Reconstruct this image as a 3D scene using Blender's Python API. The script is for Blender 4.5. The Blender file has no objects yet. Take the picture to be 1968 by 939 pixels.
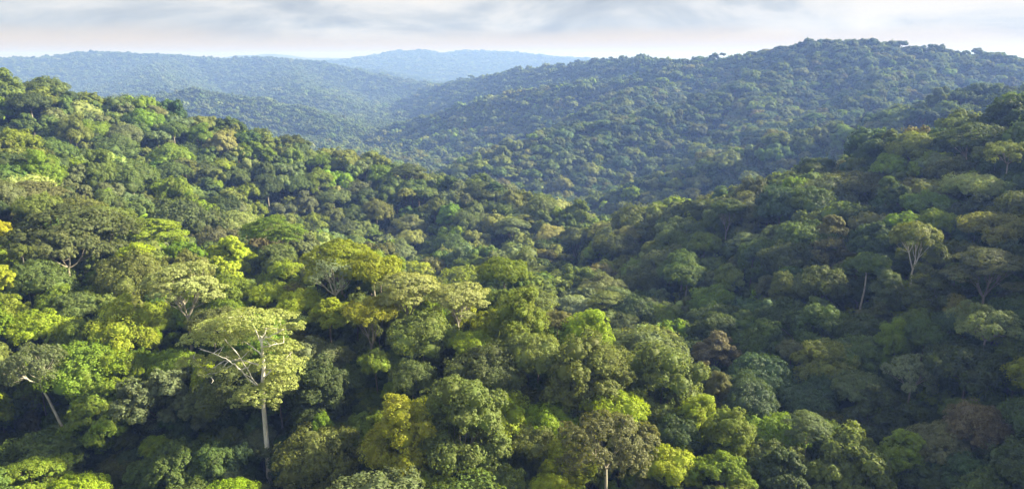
import bpy, math, random
import numpy as np

R_ = math.radians
rng = np.random.default_rng(7)
scene = bpy.context.scene
COL = scene.collection

# ------------------------------------------------------------------ camera, sky, sun, exposure
CAM_Z = 200.0                      # eye level of the drone above the datum of the valley
PITCH = R_(14.3)
FPX = 1405.0                       # focal length in pixels of a 1968 px wide frame
cam_d = bpy.data.cameras.new('camera')
cam_d.sensor_width = 36.0
cam_d.lens = 36.0 * FPX / 1968.0
cam_d.clip_start = 1.0
cam_d.clip_end = 30000.0
cam = bpy.data.objects.new('camera', cam_d)
cam.location = (0, 0, CAM_Z)
cam.rotation_euler = (math.pi / 2 - PITCH, 0, 0)
COL.objects.link(cam)
scene.camera = cam

SUN_AZ = R_(9.0)                   # 0 = from +X (the right-hand hills), positive = from further ahead
SUN_EL = R_(28.0)
sun_dir = np.array([math.cos(SUN_EL) * math.cos(SUN_AZ), math.cos(SUN_EL) * math.sin(SUN_AZ), math.sin(SUN_EL)])

world = bpy.data.worlds.new('World')
scene.world = world
world.use_nodes = True
wt = world.node_tree
for n in list(wt.nodes):
    wt.nodes.remove(n)
def wn(kind, **kw):
    n = wt.nodes.new(kind)
    for k, v in kw.items():
        setattr(n, k, v)
    return n
w_out = wn('ShaderNodeOutputWorld')
w_bg = wn('ShaderNodeBackground')
w_sky = wn('ShaderNodeTexSky', sky_type='NISHITA', sun_disc=False)
w_sky.sun_elevation = SUN_EL
w_sky.sun_rotation = math.pi / 2 - SUN_AZ
w_sky.altitude = 900.0
w_sky.air_density = 1.0
w_sky.dust_density = 6.0
w_co = wn('ShaderNodeTexCoord')
w_sep = wn('ShaderNodeSeparateXYZ')
wt.links.new(w_co.outputs['Generated'], w_sep.inputs[0])
def wmath(op, a, b=None, c=None):
    n = wn('ShaderNodeMath', operation=op)
    for i, v in enumerate((a, b, c)):
        if v is None:
            continue
        if isinstance(v, (int, float)):
            n.inputs[i].default_value = v
        else:
            wt.links.new(v, n.inputs[i])
    return n.outputs[0]
# broad drifting clouds, wider than tall
CLOUD_SEED = 63.7
w_uv = wn('ShaderNodeCombineXYZ')
wt.links.new(wmath('MULTIPLY_ADD', w_sep.outputs[0], 3.0, CLOUD_SEED), w_uv.inputs[0])
wt.links.new(wmath('MULTIPLY', w_sep.outputs[1], 3.0), w_uv.inputs[1])
wt.links.new(wmath('MULTIPLY', w_sep.outputs[2], 10.0), w_uv.inputs[2])
n1 = wn('ShaderNodeTexNoise'); n1.inputs['Scale'].default_value = 1.35; n1.inputs['Detail'].default_value = 7.0; n1.inputs['Roughness'].default_value = 0.60; n1.inputs['Distortion'].default_value = 0.4
wt.links.new(w_uv.outputs[0], n1.inputs['Vector'])
cr = wn('ShaderNodeValToRGB')
CLOUD_RAMP = [(0.36, (0.38, 0.44, 0.50, 1)), (0.46, (0.53, 0.58, 0.62, 1)), (0.54, (0.70, 0.72, 0.73, 1)), (0.66, (0.84, 0.82, 0.79, 1))]
while len(cr.color_ramp.elements) < len(CLOUD_RAMP):
    cr.color_ramp.elements.new(0.5)
for e, (p_, c_) in zip(cr.color_ramp.elements, CLOUD_RAMP):
    e.position = p_; e.color = c_
wt.links.new(n1.outputs[0], cr.inputs[0])
w_sc = wn('ShaderNodeVectorMath', operation='MULTIPLY')
w_sc.inputs[1].default_value = (0.100, 0.090, 0.080)         # dusty evening air
wt.links.new(w_sky.outputs[0], w_sc.inputs[0])
# the deck thins out towards the horizon, where the clear low sky shows under it
n2 = wn('ShaderNodeTexNoise'); n2.inputs['Scale'].default_value = 0.8; n2.inputs['Detail'].default_value = 3.0
wt.links.new(w_uv.outputs[0], n2.inputs['Vector'])
w_el = wmath('ADD', w_sep.outputs[2], wmath('MULTIPLY', wmath('SUBTRACT', n2.outputs[0], 0.5), 0.05))
w_mr = wn('ShaderNodeMapRange', interpolation_type='SMOOTHSTEP')
wt.links.new(w_el, w_mr.inputs[0])
w_mr.inputs[1].default_value = 0.020; w_mr.inputs[2].default_value = 0.045; w_mr.inputs[3].default_value = 0.05; w_mr.inputs[4].default_value = 0.92
w_low = wn('ShaderNodeMix', data_type='RGBA')                # thick warm air low down
w_low.inputs[0].default_value = 0.85
w_low.inputs['B'].default_value = (0.83, 0.70, 0.54, 1)
wt.links.new(w_sc.outputs[0], w_low.inputs['A'])
w_mix = wn('ShaderNodeMix', data_type='RGBA')
wt.links.new(w_mr.outputs[0], w_mix.inputs[0])
wt.links.new(w_low.outputs['Result'], w_mix.inputs['A'])
wt.links.new(cr.outputs[0], w_mix.inputs['B'])
wt.links.new(w_mix.outputs['Result'], w_bg.inputs[0])
w_bg.inputs[1].default_value = 0.33
wt.links.new(w_bg.outputs[0], w_out.inputs[0])

sun_d = bpy.data.lights.new('sun', 'SUN')
sun_d.energy = 5.0
sun_d.angle = R_(5.0)
sun_d.color = (1.0, 0.91, 0.66)
sun_o = bpy.data.objects.new('sun', sun_d)
from mathutils import Vector
sun_o.rotation_euler = Vector((-sun_dir).tolist()).to_track_quat('-Z', 'Y').to_euler()
sun_o.location = (600, 0, 600)
COL.objects.link(sun_o)

vs = scene.view_settings
vs.view_transform = 'Standard'
vs.look = 'None'
vs.gamma = 1.0
vs.exposure = 1.8
vs.use_curve_mapping = False
cy = scene.cycles
scene.render.engine = 'CYCLES'
cy.max_bounces = 4; cy.diffuse_bounces = 2; cy.glossy_bounces = 1; cy.transmission_bounces = 2
cy.volume_bounces = 0; cy.transparent_max_bounces = 4
cy.use_denoising = True
try:
    cy.denoising_prefilter = 'ACCURATE'
except Exception:
    pass
cy.use_adaptive_sampling = False
cy.sample_clamp_indirect = 4.0

# ------------------------------------------------------------------ helpers
CP, SP = math.cos(PITCH), math.sin(PITCH)
def ray(px, py):
    a = (px - 984.0) / FPX
    b = (469.5 - py) / FPX
    return np.array([a, CP + b * SP, -SP + b * CP])
def unproject(px, py, Y):
    d = ray(px, py)
    return np.array([0, 0, CAM_Z]) + d * (Y / d[1])
def project(p):
    """world points (n,3) -> px, py, depth along the view axis"""
    x, y, z = p[..., 0], p[..., 1], p[..., 2] - CAM_Z
    dep = y * CP - z * SP
    up = y * SP + z * CP
    dep = np.maximum(dep, 1e-3)
    return 984.0 + FPX * x / dep, 469.5 - FPX * up / dep, dep

def nodes_of(name):
    m = bpy.data.materials.new(name)
    m.use_nodes = True
    nt = m.node_tree
    for n in list(nt.nodes):
        nt.nodes.remove(n)
    return m, nt

# ------------------------------------------------------------------ terrain
CANOPY = 25.0
def px_line(pts, lower=CANOPY):
    out = []
    for (px, py, Y) in pts:
        p = unproject(px, py, Y)
        p[2] -= lower
        out.append(p)
    return np.array(out)
RIDGES = [  # (polyline of the crest, side slope, roundness of the crest)
    # slope in front of the camera whose trees carry the warm light
    (px_line([(-500, 330, 230), (-200, 360, 235), (0, 400, 240), (200, 440, 232), (400, 500, 215), (560, 505, 205), (700, 505, 198), (800, 520, 190), (900, 545, 182),
              (1000, 575, 172), (1100, 610, 165), (1200, 655, 158), (1300, 705, 150), (1380, 775, 138), (1450, 870, 122), (1480, 960, 105)]), 0.38, 12),
    # spur behind it
    (px_line([(-400, 170, 330), (-120, 235, 330), (0, 268, 335), (120, 335, 345), (250, 375, 352), (380, 415, 360), (500, 455, 370), (560, 480, 380)]), 0.55, 14),
    # ridge on the far side of it
    (px_line([(-500, 110, 470), (-200, 130, 480), (0, 160, 500), (75, 163, 520), (240, 197, 540), (400, 228, 560), (500, 266, 580), (620, 294, 580), (720, 315, 570), (800, 337, 560),
              (900, 352, 540), (1000, 378, 520), (1090, 408, 490)]), 0.52, 16),
    # slope on the sunward side; its crest outside the frame is raised for shade
    (np.vstack([np.array([[470, -250, 245], [460, -60, 248], [445, 70, 246], [395, 175, 232], [322, 255, 198.]]),
                px_line([(1968, 240, 310), (1880, 252, 318), (1750, 297, 335), (1600, 343, 352), (1500, 362, 372), (1400, 388, 392), (1250, 420, 430), (1170, 444, 455)])]), 0.44, 18),
    # spur behind that
    (px_line([(2500, 75, 640), (2200, 110, 660), (1968, 155, 680), (1850, 175, 700), (1700, 220, 720), (1560, 250, 740), (1430, 290, 750), (1300, 330, 760)]), 0.52, 16),
    # unseen shoulder, added outside the frame to keep sun off the valley
    (np.array([[600, 60, 270], [650, 180, 285], [670, 330, 288], [690, 480, 280.]]), 0.58, 30),
    # high hill
    (px_line([(2600, 104, 1300), (2200, 112, 1350), (1968, 114, 1400), (1880, 104, 1420), (1760, 91, 1440), (1640, 74, 1450), (1540, 90, 1530), (1400, 106, 1700), (1300, 114, 1850),
              (1180, 114, 2100), (1080, 124, 2350), (1000, 134, 2600), (900, 152, 2900), (840, 166, 3200)]), 0.50, 22),
    (px_line([(1330, 120, 1650), (1134, 158, 1700), (984, 180, 1800), (860, 210, 1900), (760, 238, 1950), (700, 260, 1950)]), 0.50, 18),
    (px_line([(1560, 107, 1420), (1419, 168, 1270), (1259, 206, 1180), (1134, 233, 1120), (1034, 258, 1070), (930, 292, 1020)]), 0.58, 16),
    (px_line([(1760, 107, 1400), (1720, 150, 1200), (1650, 195, 1040), (1540, 232, 950)]), 0.58, 16),
    (px_line([(1510, 124, 1400), (1475, 190, 1180), (1440, 240, 1040), (1400, 276, 940)]), 0.55, 14),
    (px_line([(1330, 130, 1700), (1240, 167, 1480), (1170, 202, 1330)]), 0.55, 14),
    # hills across the valley
    (px_line([(60, 200, 2200), (300, 182, 2300), (370, 172, 2350), (480, 186, 2350), (560, 204, 2300), (640, 228, 2150), (690, 250, 2050)]), 0.34, 25),
    (px_line([(-700, 112, 5300), (-300, 116, 5300), (0, 110, 5200), (100, 108, 5200), (200, 98, 5200), (330, 106, 5200), (430, 114, 5000), (500, 109, 4900), (600, 117, 4700), (700, 139, 4300),
              (780, 153, 4100), (830, 162, 3900)]), 0.30, 40),
    (px_line([(330, 108, 5100), (300, 140, 4200), (330, 168, 3500)]), 0.30, 40),
    (px_line([(560, 113, 4800), (560, 145, 4000), (600, 180, 3200)]), 0.30, 40),
    (px_line([(640, 128, 6200), (720, 134, 6000), (800, 150, 5700), (860, 165, 5500)]), 0.22, 60),
    (px_line([(560, 128, 7600), (640, 118, 7600), (700, 111, 7800), (770, 100, 8000), (810, 99, 8000), (850, 104, 8000), (900, 98, 8200), (960, 101, 8200), (1050, 108, 8000), (1150, 116, 7800), (1300, 126, 7500)], 12), 0.20, 80),
    (px_line([(380, 112, 10800), (470, 105, 10800), (520, 102, 10800), (580, 109, 10800), (700, 112, 10600), (1000, 110, 10600), (1400, 112, 10600), (2200, 112, 10300)], 12), 0.15, 120),
]
FLOOR_Y = np.array([-400, 60, 130, 250, 400, 700, 1100, 1800, 3500, 12000.])
FLOOR_Z = CAM_Z - np.array([98, 102, 106, 118, 136, 190, 225, 235, 232, 232.])

PERM = np.random.default_rng(3).random((64, 64))
def vnoise(x, y):
    xi = np.floor(x).astype(int); yi = np.floor(y).astype(int)
    fx = x - xi; fy = y - yi
    fx = fx * fx * (3 - 2 * fx); fy = fy * fy * (3 - 2 * fy)
    g = lambda i, j: PERM[i % 64, j % 64]
    return (g(xi, yi) * (1 - fx) + g(xi + 1, yi) * fx) * (1 - fy) + (g(xi, yi + 1) * (1 - fx) + g(xi + 1, yi + 1) * fx) * fy - 0.5
def height(x, y):
    x = np.asarray(x, float); y = np.asarray(y, float)
    shp = x.shape
    x = x.ravel(); y = y.ravel()
    K = 4.5
    fl = np.interp(y, FLOOR_Y, FLOOR_Z)
    acc = np.exp(np.clip((fl - 100) / K, -60, 60))
    for line, s, w in RIDGES:
        best = np.full(x.shape, -1e9)
        for a, b in zip(line[:-1], line[1:]):
            dx, dy = b[0] - a[0], b[1] - a[1]
            L2 = dx * dx + dy * dy + 1e-9
            t = np.clip(((x - a[0]) * dx + (y - a[1]) * dy) / L2, 0, 1)
            d = np.hypot(x - a[0] - t * dx, y - a[1] - t * dy)
            h = a[2] + t * (b[2] - a[2]) - s * (np.sqrt(d * d + w * w) - w)
            best = np.maximum(best, h)
        acc += np.exp(np.clip((best - 100) / K, -60, 60))
    z = 100 + K * np.log(acc)
    far = np.clip(np.hypot(x, y) / 900, 0.25, 1.5)
    z = z + far * (9.0 * vnoise(x / 120 + 9, y / 120 + 4) + 7.0 * vnoise(x / 48 + 1, y / 48) ) * np.clip((np.abs(y) + np.abs(x) + 50) / 300, 0, 1)
    return z.reshape(shp)
def h1(x, y):
    return float(height(np.array([x]), np.array([y]))[0])

def mesh_from(name, V, F_sizes, loops, mat, smooth=False):
    me = bpy.data.meshes.new(name)
    V = np.asarray(V, np.float32)
    me.vertices.add(len(V)); me.vertices.foreach_set('co', V.ravel())
    loops = np.asarray(loops, np.int32).ravel(); F_sizes = np.asarray(F_sizes, np.int32)
    me.loops.add(len(loops)); me.loops.foreach_set('vertex_index', loops)
    me.polygons.add(len(F_sizes))
    start = np.concatenate([[0], np.cumsum(F_sizes)[:-1]]).astype(np.int32)
    me.polygons.foreach_set('loop_start', start)
    me.polygons.foreach_set('loop_total', F_sizes)
    if smooth:
        me.polygons.foreach_set('use_smooth', np.ones(len(F_sizes), bool))
    me.materials.append(mat)
    me.update(calc_edges=True)
    return me

m_ground, nt = nodes_of('forest_floor')
o_ = nt.nodes.new('ShaderNodeOutputMaterial'); b_ = nt.nodes.new('ShaderNodeBsdfPrincipled')
tn = nt.nodes.new('ShaderNodeTexNoise'); tn.inputs['Scale'].default_value = 0.12; tn.inputs['Detail'].default_value = 8
gc = nt.nodes.new('ShaderNodeNewGeometry')
nt.links.new(gc.outputs['Position'], tn.inputs['Vector'])
rp = nt.nodes.new('ShaderNodeValToRGB')
rp.color_ramp.elements[0].position = 0.35; rp.color_ramp.elements[0].color = (0.022, 0.030, 0.010, 1)
rp.color_ramp.elements[1].position = 0.7; rp.color_ramp.elements[1].color = (0.05, 0.065, 0.018, 1)
nt.links.new(tn.outputs[0], rp.inputs[0]); nt.links.new(rp.outputs[0], b_.inputs['Base Color'])
b_.inputs['Roughness'].default_value = 0.9
nt.links.new(b_.outputs[0], o_.inputs[0])

def spaced(n, lo, hi, dense):
    t = np.linspace(math.asinh(lo / dense), math.asinh(hi / dense), n)
    return np.sinh(t) * dense
gx = spaced(350, -10500, 10500, 220)
gy = spaced(350, -700, 12000, 220)
GX, GY = np.meshgrid(gx, gy)
GZ = height(GX, GY)
ny, nx = GX.shape
idx = np.arange(nx * ny).reshape(ny, nx)
quads = np.stack([idx[:-1, :-1], idx[:-1, 1:], idx[1:, 1:], idx[1:, :-1]], -1).reshape(-1, 4)
me = mesh_from('hills', np.stack([GX, GY, GZ], -1).reshape(-1, 3), np.full(len(quads), 4), quads, m_ground, True)
hills = bpy.data.objects.new('hills', me); COL.objects.link(hills)
hills['kind'] = 'structure'; hills['label'] = 'rolling valley of steep hills under rainforest'

# ------------------------------------------------------------------ leaf and bark materials
def leaf_material(name, instanced):
    m, nt = nodes_of(name)
    L = nt.links.new
    out = nt.nodes.new('ShaderNodeOutputMaterial')
    if instanced:
        at = nt.nodes.new('ShaderNodeAttribute'); at.attribute_type = 'INSTANCER'; at.attribute_name = 'tint'
        tint = at.outputs['Color']
    else:
        oi = nt.nodes.new('ShaderNodeObjectInfo'); tint = oi.outputs['Color']
    geo = nt.nodes.new('ShaderNodeNewGeometry')
    tc = nt.nodes.new('ShaderNodeTexCoord')
    no = nt.nodes.new('ShaderNodeTexNoise'); no.inputs['Scale'].default_value = 0.30; no.inputs['Detail'].default_value = 2
    L(tc.outputs['Object'], no.inputs['Vector'])
    def mth(op, a, b):
        n = nt.nodes.new('ShaderNodeMath'); n.operation = op
        for i, v in enumerate((a, b)):
            if isinstance(v, (int, float)): n.inputs[i].default_value = v
            else: L(v, n.inputs[i])
        return n.outputs[0]
    isl = geo.outputs['Random Per Island']
    val = mth('ADD', mth('MULTIPLY', isl, 0.55), 0.72)
    val = mth('MULTIPLY', val, mth('ADD', mth('MULTIPLY', no.outputs[0], 0.7), 0.65))
    hue = mth('ADD', mth('MULTIPLY', mth('SUBTRACT', no.outputs[0], 0.5), 0.03), 0.5)
    hue = mth('ADD', hue, mth('MULTIPLY', mth('SUBTRACT', isl, 0.5), 0.02))
    hsv = nt.nodes.new('ShaderNodeHueSaturation')
    L(tint, hsv.inputs['Color']); L(hue, hsv.inputs['Hue']); L(val, hsv.inputs['Value'])
    col = hsv.outputs[0]
    pr = nt.nodes.new('ShaderNodeBsdfPrincipled')
    pr.inputs['Roughness'].default_value = 0.75 if instanced else 0.6
    pr.inputs['Specular IOR Level'].default_value = 0.06 if instanced else 0.14
    L(col, pr.inputs['Base Color'])
    tr = nt.nodes.new('ShaderNodeBsdfTranslucent')
    g2 = nt.nodes.new('ShaderNodeMix'); g2.data_type = 'RGBA'; g2.blend_type = 'MULTIPLY'; g2.inputs[0].default_value = 1.0
    L(col, g2.inputs['A']); g2.inputs['B'].default_value = (0.88, 0.85, 0.30, 1)
    L(g2.outputs['Result'], tr.inputs['Color'])
    mx = nt.nodes.new('ShaderNodeAddShader')         # a leaf passes about as much light as it sends back
    L(pr.outputs[0], mx.inputs[0]); L(tr.outputs[0], mx.inputs[1])
    L(mx.outputs[0], out.inputs[0])
    return m
M_LEAF = leaf_material('leaves', False)
M_LEAF_F = leaf_material('leaves_forest', True)
def bark_material(name, instanced=False):
    m, nt = nodes_of(name)
    L = nt.links.new
    out = nt.nodes.new('ShaderNodeOutputMaterial'); pr = nt.nodes.new('ShaderNodeBsdfPrincipled')
    tc = nt.nodes.new('ShaderNodeTexCoord')
    mp = nt.nodes.new('ShaderNodeMapping'); mp.inputs['Scale'].default_value = (1.2, 1.2, 0.35)
    L(tc.outputs['Object'], mp.inputs[0])
    no = nt.nodes.new('ShaderNodeTexNoise'); no.inputs['Scale'].default_value = 1.3; no.inputs['Detail'].default_value = 6
    L(mp.outputs[0], no.inputs['Vector'])
    r = nt.nodes.new('ShaderNodeValToRGB')
    r.color_ramp.elements[0].position = 0.3; r.color_ramp.elements[0].color = (0.55, 0.5, 0.42, 1)
    r.color_ramp.elements[1].position = 0.65; r.color_ramp.elements[1].color = (1.1, 1.08, 1.02, 1)
    L(no.outputs[0], r.inputs[0])
    mx = nt.nodes.new('ShaderNodeMix'); mx.data_type = 'RGBA'; mx.blend_type = 'MULTIPLY'; mx.inputs[0].default_value = 1.0
    L(r.outputs[0], mx.inputs['A'])
    if instanced:
        mx.inputs['B'].default_value = (0.16, 0.13, 0.10, 1)
    else:
        oi = nt.nodes.new('ShaderNodeObjectInfo'); L(oi.outputs['Color'], mx.inputs['B'])
    L(mx.outputs['Result'], pr.inputs['Base Color'])
    pr.inputs['Roughness'].default_value = 0.85
    bp = nt.nodes.new('ShaderNodeBump'); bp.inputs['Strength'].default_value = 0.4
    L(no.outputs[0], bp.inputs['Height']); L(bp.outputs[0], pr.inputs['Normal'])
    L(pr.outputs[0], out.inputs[0])
    return m
M_BARK = bark_material('bark')
M_BARK_F = bark_material('bark_forest', True)

# ------------------------------------------------------------------ tree geometry
_t = (1 + 5 ** 0.5) / 2
ICO_V = np.array([(-1, _t, 0), (1, _t, 0), (-1, -_t, 0), (1, -_t, 0), (0, -1, _t), (0, 1, _t), (0, -1, -_t), (0, 1, -_t), (_t, 0, -1), (_t, 0, 1), (-_t, 0, -1), (-_t, 0, 1)], float)
ICO_V /= np.linalg.norm(ICO_V[0])
ICO_F = np.array([(0, 11, 5), (0, 5, 1), (0, 1, 7), (0, 7, 10), (0, 10, 11), (1, 5, 9), (5, 11, 4), (11, 10, 2), (10, 7, 6), (7, 1, 8), (3, 9, 4), (3, 4, 2), (3, 2, 6), (3, 6, 8), (3, 8, 9), (4, 9, 5), (2, 4, 11), (6, 2, 10), (8, 6, 7), (9, 8, 1)])

def subdiv(V, F):
    V = list(map(tuple, V)); cache = {}; out = []
    def mid(a, b):
        k = (min(a, b), max(a, b))
        if k not in cache:
            m = (np.array(V[a]) + np.array(V[b])) / 2; m /= np.linalg.norm(m)
            cache[k] = len(V); V.append(tuple(m))
        return cache[k]
    for a, b, c in F:
        ab, bc, ca = mid(a, b), mid(b, c), mid(c, a)
        out += [(a, ab, ca), (b, bc, ab), (c, ca, bc), (ab, bc, ca)]
    return np.array(V), np.array(out)
ICOS = [(ICO_V, ICO_F)]
for _ in range(2): ICOS.append(subdiv(*ICOS[-1]))
def unit(v):
    return v / np.maximum(np.linalg.norm(v, axis=-1, keepdims=True), 1e-9)
def fib_dirs(n, zmin, g, jit=0.25):
    """n directions spread over the sphere above z = zmin"""
    i = np.arange(n) + 0.5
    z = 1 - (1 - zmin) * i / n
    ph = i * 2.399963 + g.random() * 6.28
    r = np.sqrt(np.maximum(0, 1 - z * z))
    d = np.stack([r * np.cos(ph), r * np.sin(ph), z], -1)
    return unit(d + g.normal(0, jit, d.shape) * 0.6)
def leaf_quads(P, N, size, g):
    n = len(P)
    a = unit(np.cross(N, unit(g.normal(0, 1, (n, 3)))))
    b = np.cross(N, a)
    s = (size * g.uniform(0.65, 1.4, n))[:, None]
    V = np.empty((n, 4, 3))
    V[:, 0] = P - a * s * 0.5
    V[:, 1] = P + b * s * 0.36 + N * s * 0.08
    V[:, 2] = P + a * s * 0.5 - N * s * 0.12
    V[:, 3] = P - b * s * 0.36 + N * s * 0.08
    return V.reshape(-1, 3)

class Geo:
    def __init__(self):
        self.V = []; self.L = []; self.S = []; self.n = 0
    def add(self, V, F):
        V = np.asarray(V, float); F = np.asarray(F, int)
        self.V.append(V); self.L.append((F + self.n).ravel()); self.S.append(np.full(len(F), F.shape[1])); self.n += len(V)
    def leaves(self, V):
        self.add(V, np.arange(len(V)).reshape(-1, 4))
    def tube(self, pts, radii, sides=7):
        pts = np.asarray(pts, float)
        n = len(pts)
        tan = np.gradient(pts, axis=0); tan = unit(tan)
        ref = np.array([0.31, 0.95, 0.05])
        a = unit(np.cross(tan, ref)); b = np.cross(tan, a)
        th = np.arange(sides) * 2 * math.pi / sides
        V = pts[:, None] + (a[:, None] * np.cos(th)[None, :, None] + b[:, None] * np.sin(th)[None, :, None]) * np.asarray(radii)[:, None, None]
        F = []
        for i in range(n - 1):
            for j in range(sides):
                k = (j + 1) % sides
                F.append((i * sides + j, i * sides + k, (i + 1) * sides + k, (i + 1) * sides + j))
        self.add(V.reshape(-1, 3), F)
    def mesh(self, name, mat, smooth=False):
        return mesh_from(name, np.concatenate(self.V), np.concatenate(self.S), np.concatenate(self.L), mat, smooth)

def bent(p0, p1, g, n=5, sag=0.1, lift=0.0):
    p0 = np.asarray(p0, float); p1 = np.asarray(p1, float)
    t = np.linspace(0, 1, n)[:, None]
    L = np.linalg.norm(p1 - p0)
    off = unit(g.normal(0, 1, 3)) * L * sag
    return p0 + (p1 - p0) * t + off * np.sin(t * math.pi) + np.array([0, 0, lift * L]) * np.sin(t * math.pi)

def clump_leaves(geo, centers, radii, g, leaf, npuff, nleaf, zmin=-0.35, jitter=0.36, core=1, core_r=0.78, flat=1.0, puff=0.42, mid=None):
    """clumps (ellipsoids) -> puffs on their surface -> leaves on the puffs; leaves buried inside other clumps are dropped"""
    C = np.asarray(centers); Rr = np.asarray(radii)
    allP, allN = [], []
    mid_ = np.asarray(mid) if mid is not None else None
    for c, r in zip(C, Rr):
        pd = fib_dirs(npuff, zmin, g)
        pr = r.mean() * puff * np.clip(g.lognormal(-0.05, 0.36, npuff), 0.4, 1.8)
        pc = c + pd * r * 0.84
        k = nleaf
        ld = unit(g.normal(0, 1, (npuff, k, 3)) + pd[:, None] * 0.9 + np.array([0, 0, 0.25]))
        sc = np.array([1, 1, flat])
        rad = pr[:, None, None] * g.uniform(0.70, 1.16, (npuff, k, 1))
        P = pc[:, None] + ld * rad * sc
        out = unit(P - mid_) if mid is not None else ld
        N = unit(0.6 * ld / sc + 0.5 * out + g.normal(0, jitter, ld.shape))
        allP.append(P.reshape(-1, 3)); allN.append(N.reshape(-1, 3))
    P = np.concatenate(allP); N = np.concatenate(allN)
    keep = np.ones(len(P), bool)
    for c, r in zip(C, Rr):
        keep &= (((P - c) / (r * 0.74)) ** 2).sum(1) > 1.0
    P, N = P[keep], N[keep]
    geo.leaves(leaf_quads(P, N, leaf, g))
    if core is not None:
        IV, IF = ICOS[core]
        for c, r in zip(C, Rr):
            ph = g.uniform(0, 6.28, 6)
            bump = 1 + 0.10 * np.sin(IV[:, 0] * 5 + ph[0]) * np.sin(IV[:, 1] * 5 + ph[1]) + 0.08 * np.sin(IV[:, 2] * 8 + ph[2]) * np.sin(IV[:, 0] * 9 + ph[3]) + g.normal(0, 0.035, len(IV))
            geo.add(c + IV * r * core_r * bump[:, None], IF)

def dome_clumps(g, R, depth, nb, zmin=-0.25, br=(0.22, 0.42), squash=0.85, wob=0.2):
    d = fib_dirs(nb, zmin, g, 0.35)
    ext = np.array([R, R, depth * 0.62])
    sz = g.uniform(br[0], br[1], nb) * R
    c = d * (ext - sz[:, None] * 0.85) * g.uniform(1 - wob, 1 + wob, (nb, 1)) + np.array([0, 0, depth * 0.38])
    r = np.stack([sz, sz, sz * squash], -1) * g.uniform(0.9, 1.12, (nb, 3))
    return c, r

# canonical shapes: crown base at z = 0, radius CAN_R, stem runs down to -STEM
CAN_R = 8.0
STEM = 17.0
LODS = {'hi': dict(leaf=0.40, npuff=15, nleaf=66), 'mid': dict(leaf=0.85, npuff=9, nleaf=12), 'lo': dict(leaf=1.3, npuff=6, nleaf=8)}
def shape_clumps(kind, g, lod):
    few = {'hi': 1.0, 'mid': 0.75, 'lo': 0.45}[lod]
    k = lambda n: max(4, int(n * few))
    if kind == 'dome':
        depth = 10.5; c, r = dome_clumps(g, CAN_R, depth, k(24))
    elif kind == 'broad':
        depth = 8.0; c, r = dome_clumps(g, CAN_R, depth, k(24), zmin=-0.1, br=(0.24, 0.36), squash=0.7)
    elif kind == 'lobed':                      # several separate heads
        depth = 12.0; cs, rs = [], []
        for h in range(5):
            a = h * 2.4 + g.random(); q = g.uniform(0.35, 0.62) * CAN_R if h else 0
            cc, rr = dome_clumps(g, CAN_R * g.uniform(0.42, 0.55), depth * g.uniform(0.55, 0.75), k(9), br=(0.3, 0.45))
            cs.append(cc + np.array([q * math.cos(a), q * math.sin(a), (3.6 - 0.9 * h) + g.uniform(-0.6, 0.6)])); rs.append(rr)
        c, r = np.concatenate(cs), np.concatenate(rs)
    elif kind == 'tall':                       # long, hung with creepers
        depth = 20.0; c, r = dome_clumps(g, CAN_R * 0.95, depth, k(34), zmin=-0.6, br=(0.22, 0.36), squash=1.25, wob=0.2)
    elif kind == 'cone':
        depth = 16.0; n = k(24); z = np.sort(g.uniform(0, 1, n)); a = np.arange(n) * 2.4
        q = CAN_R * (1 - z) ** 0.8 * 0.72
        c = np.stack([q * np.cos(a), q * np.sin(a), z * depth - 1.0], -1)
        sz = CAN_R * (0.16 + 0.16 * (1 - z)); r = np.stack([sz * 1.2, sz * 1.2, sz * 0.7], -1)
    elif kind == 'airy':
        depth = 9.5; c, r = dome_clumps(g, CAN_R, depth, k(26), zmin=-0.35, br=(0.17, 0.27), squash=0.75, wob=0.22)
    elif kind == 'forked':
        depth = 8.0; c, r = dome_clumps(g, CAN_R, depth, k(24), zmin=-0.05, br=(0.24, 0.36), squash=0.7)
    elif kind == 'bare':
        depth = 8.5; c, r = dome_clumps(g, CAN_R, depth, k(22), zmin=-0.3, br=(0.15, 0.24), squash=0.7, wob=0.25)
    elif kind == 'umbrella':                   # flat pads on spreading limbs
        depth = 8.0; n = k(34); a = np.arange(n) * 2.4 + g.random(); q = CAN_R * np.sqrt((np.arange(n) + 0.4) / n) * 0.80
        z = 6.2 - 4.6 * (q / CAN_R) ** 2 + g.uniform(-0.6, 0.6, n)
        low = g.random(n) < 0.3
        z = np.where(low, z - g.uniform(2.0, 3.6, n), z)
        c = np.stack([q * np.cos(a), q * np.sin(a), z + 1.0], -1)
        sz = g.uniform(0.20, 0.31, n) * CAN_R; r = np.stack([sz, sz, sz * 0.42], -1)
    return c, r, depth

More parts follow.
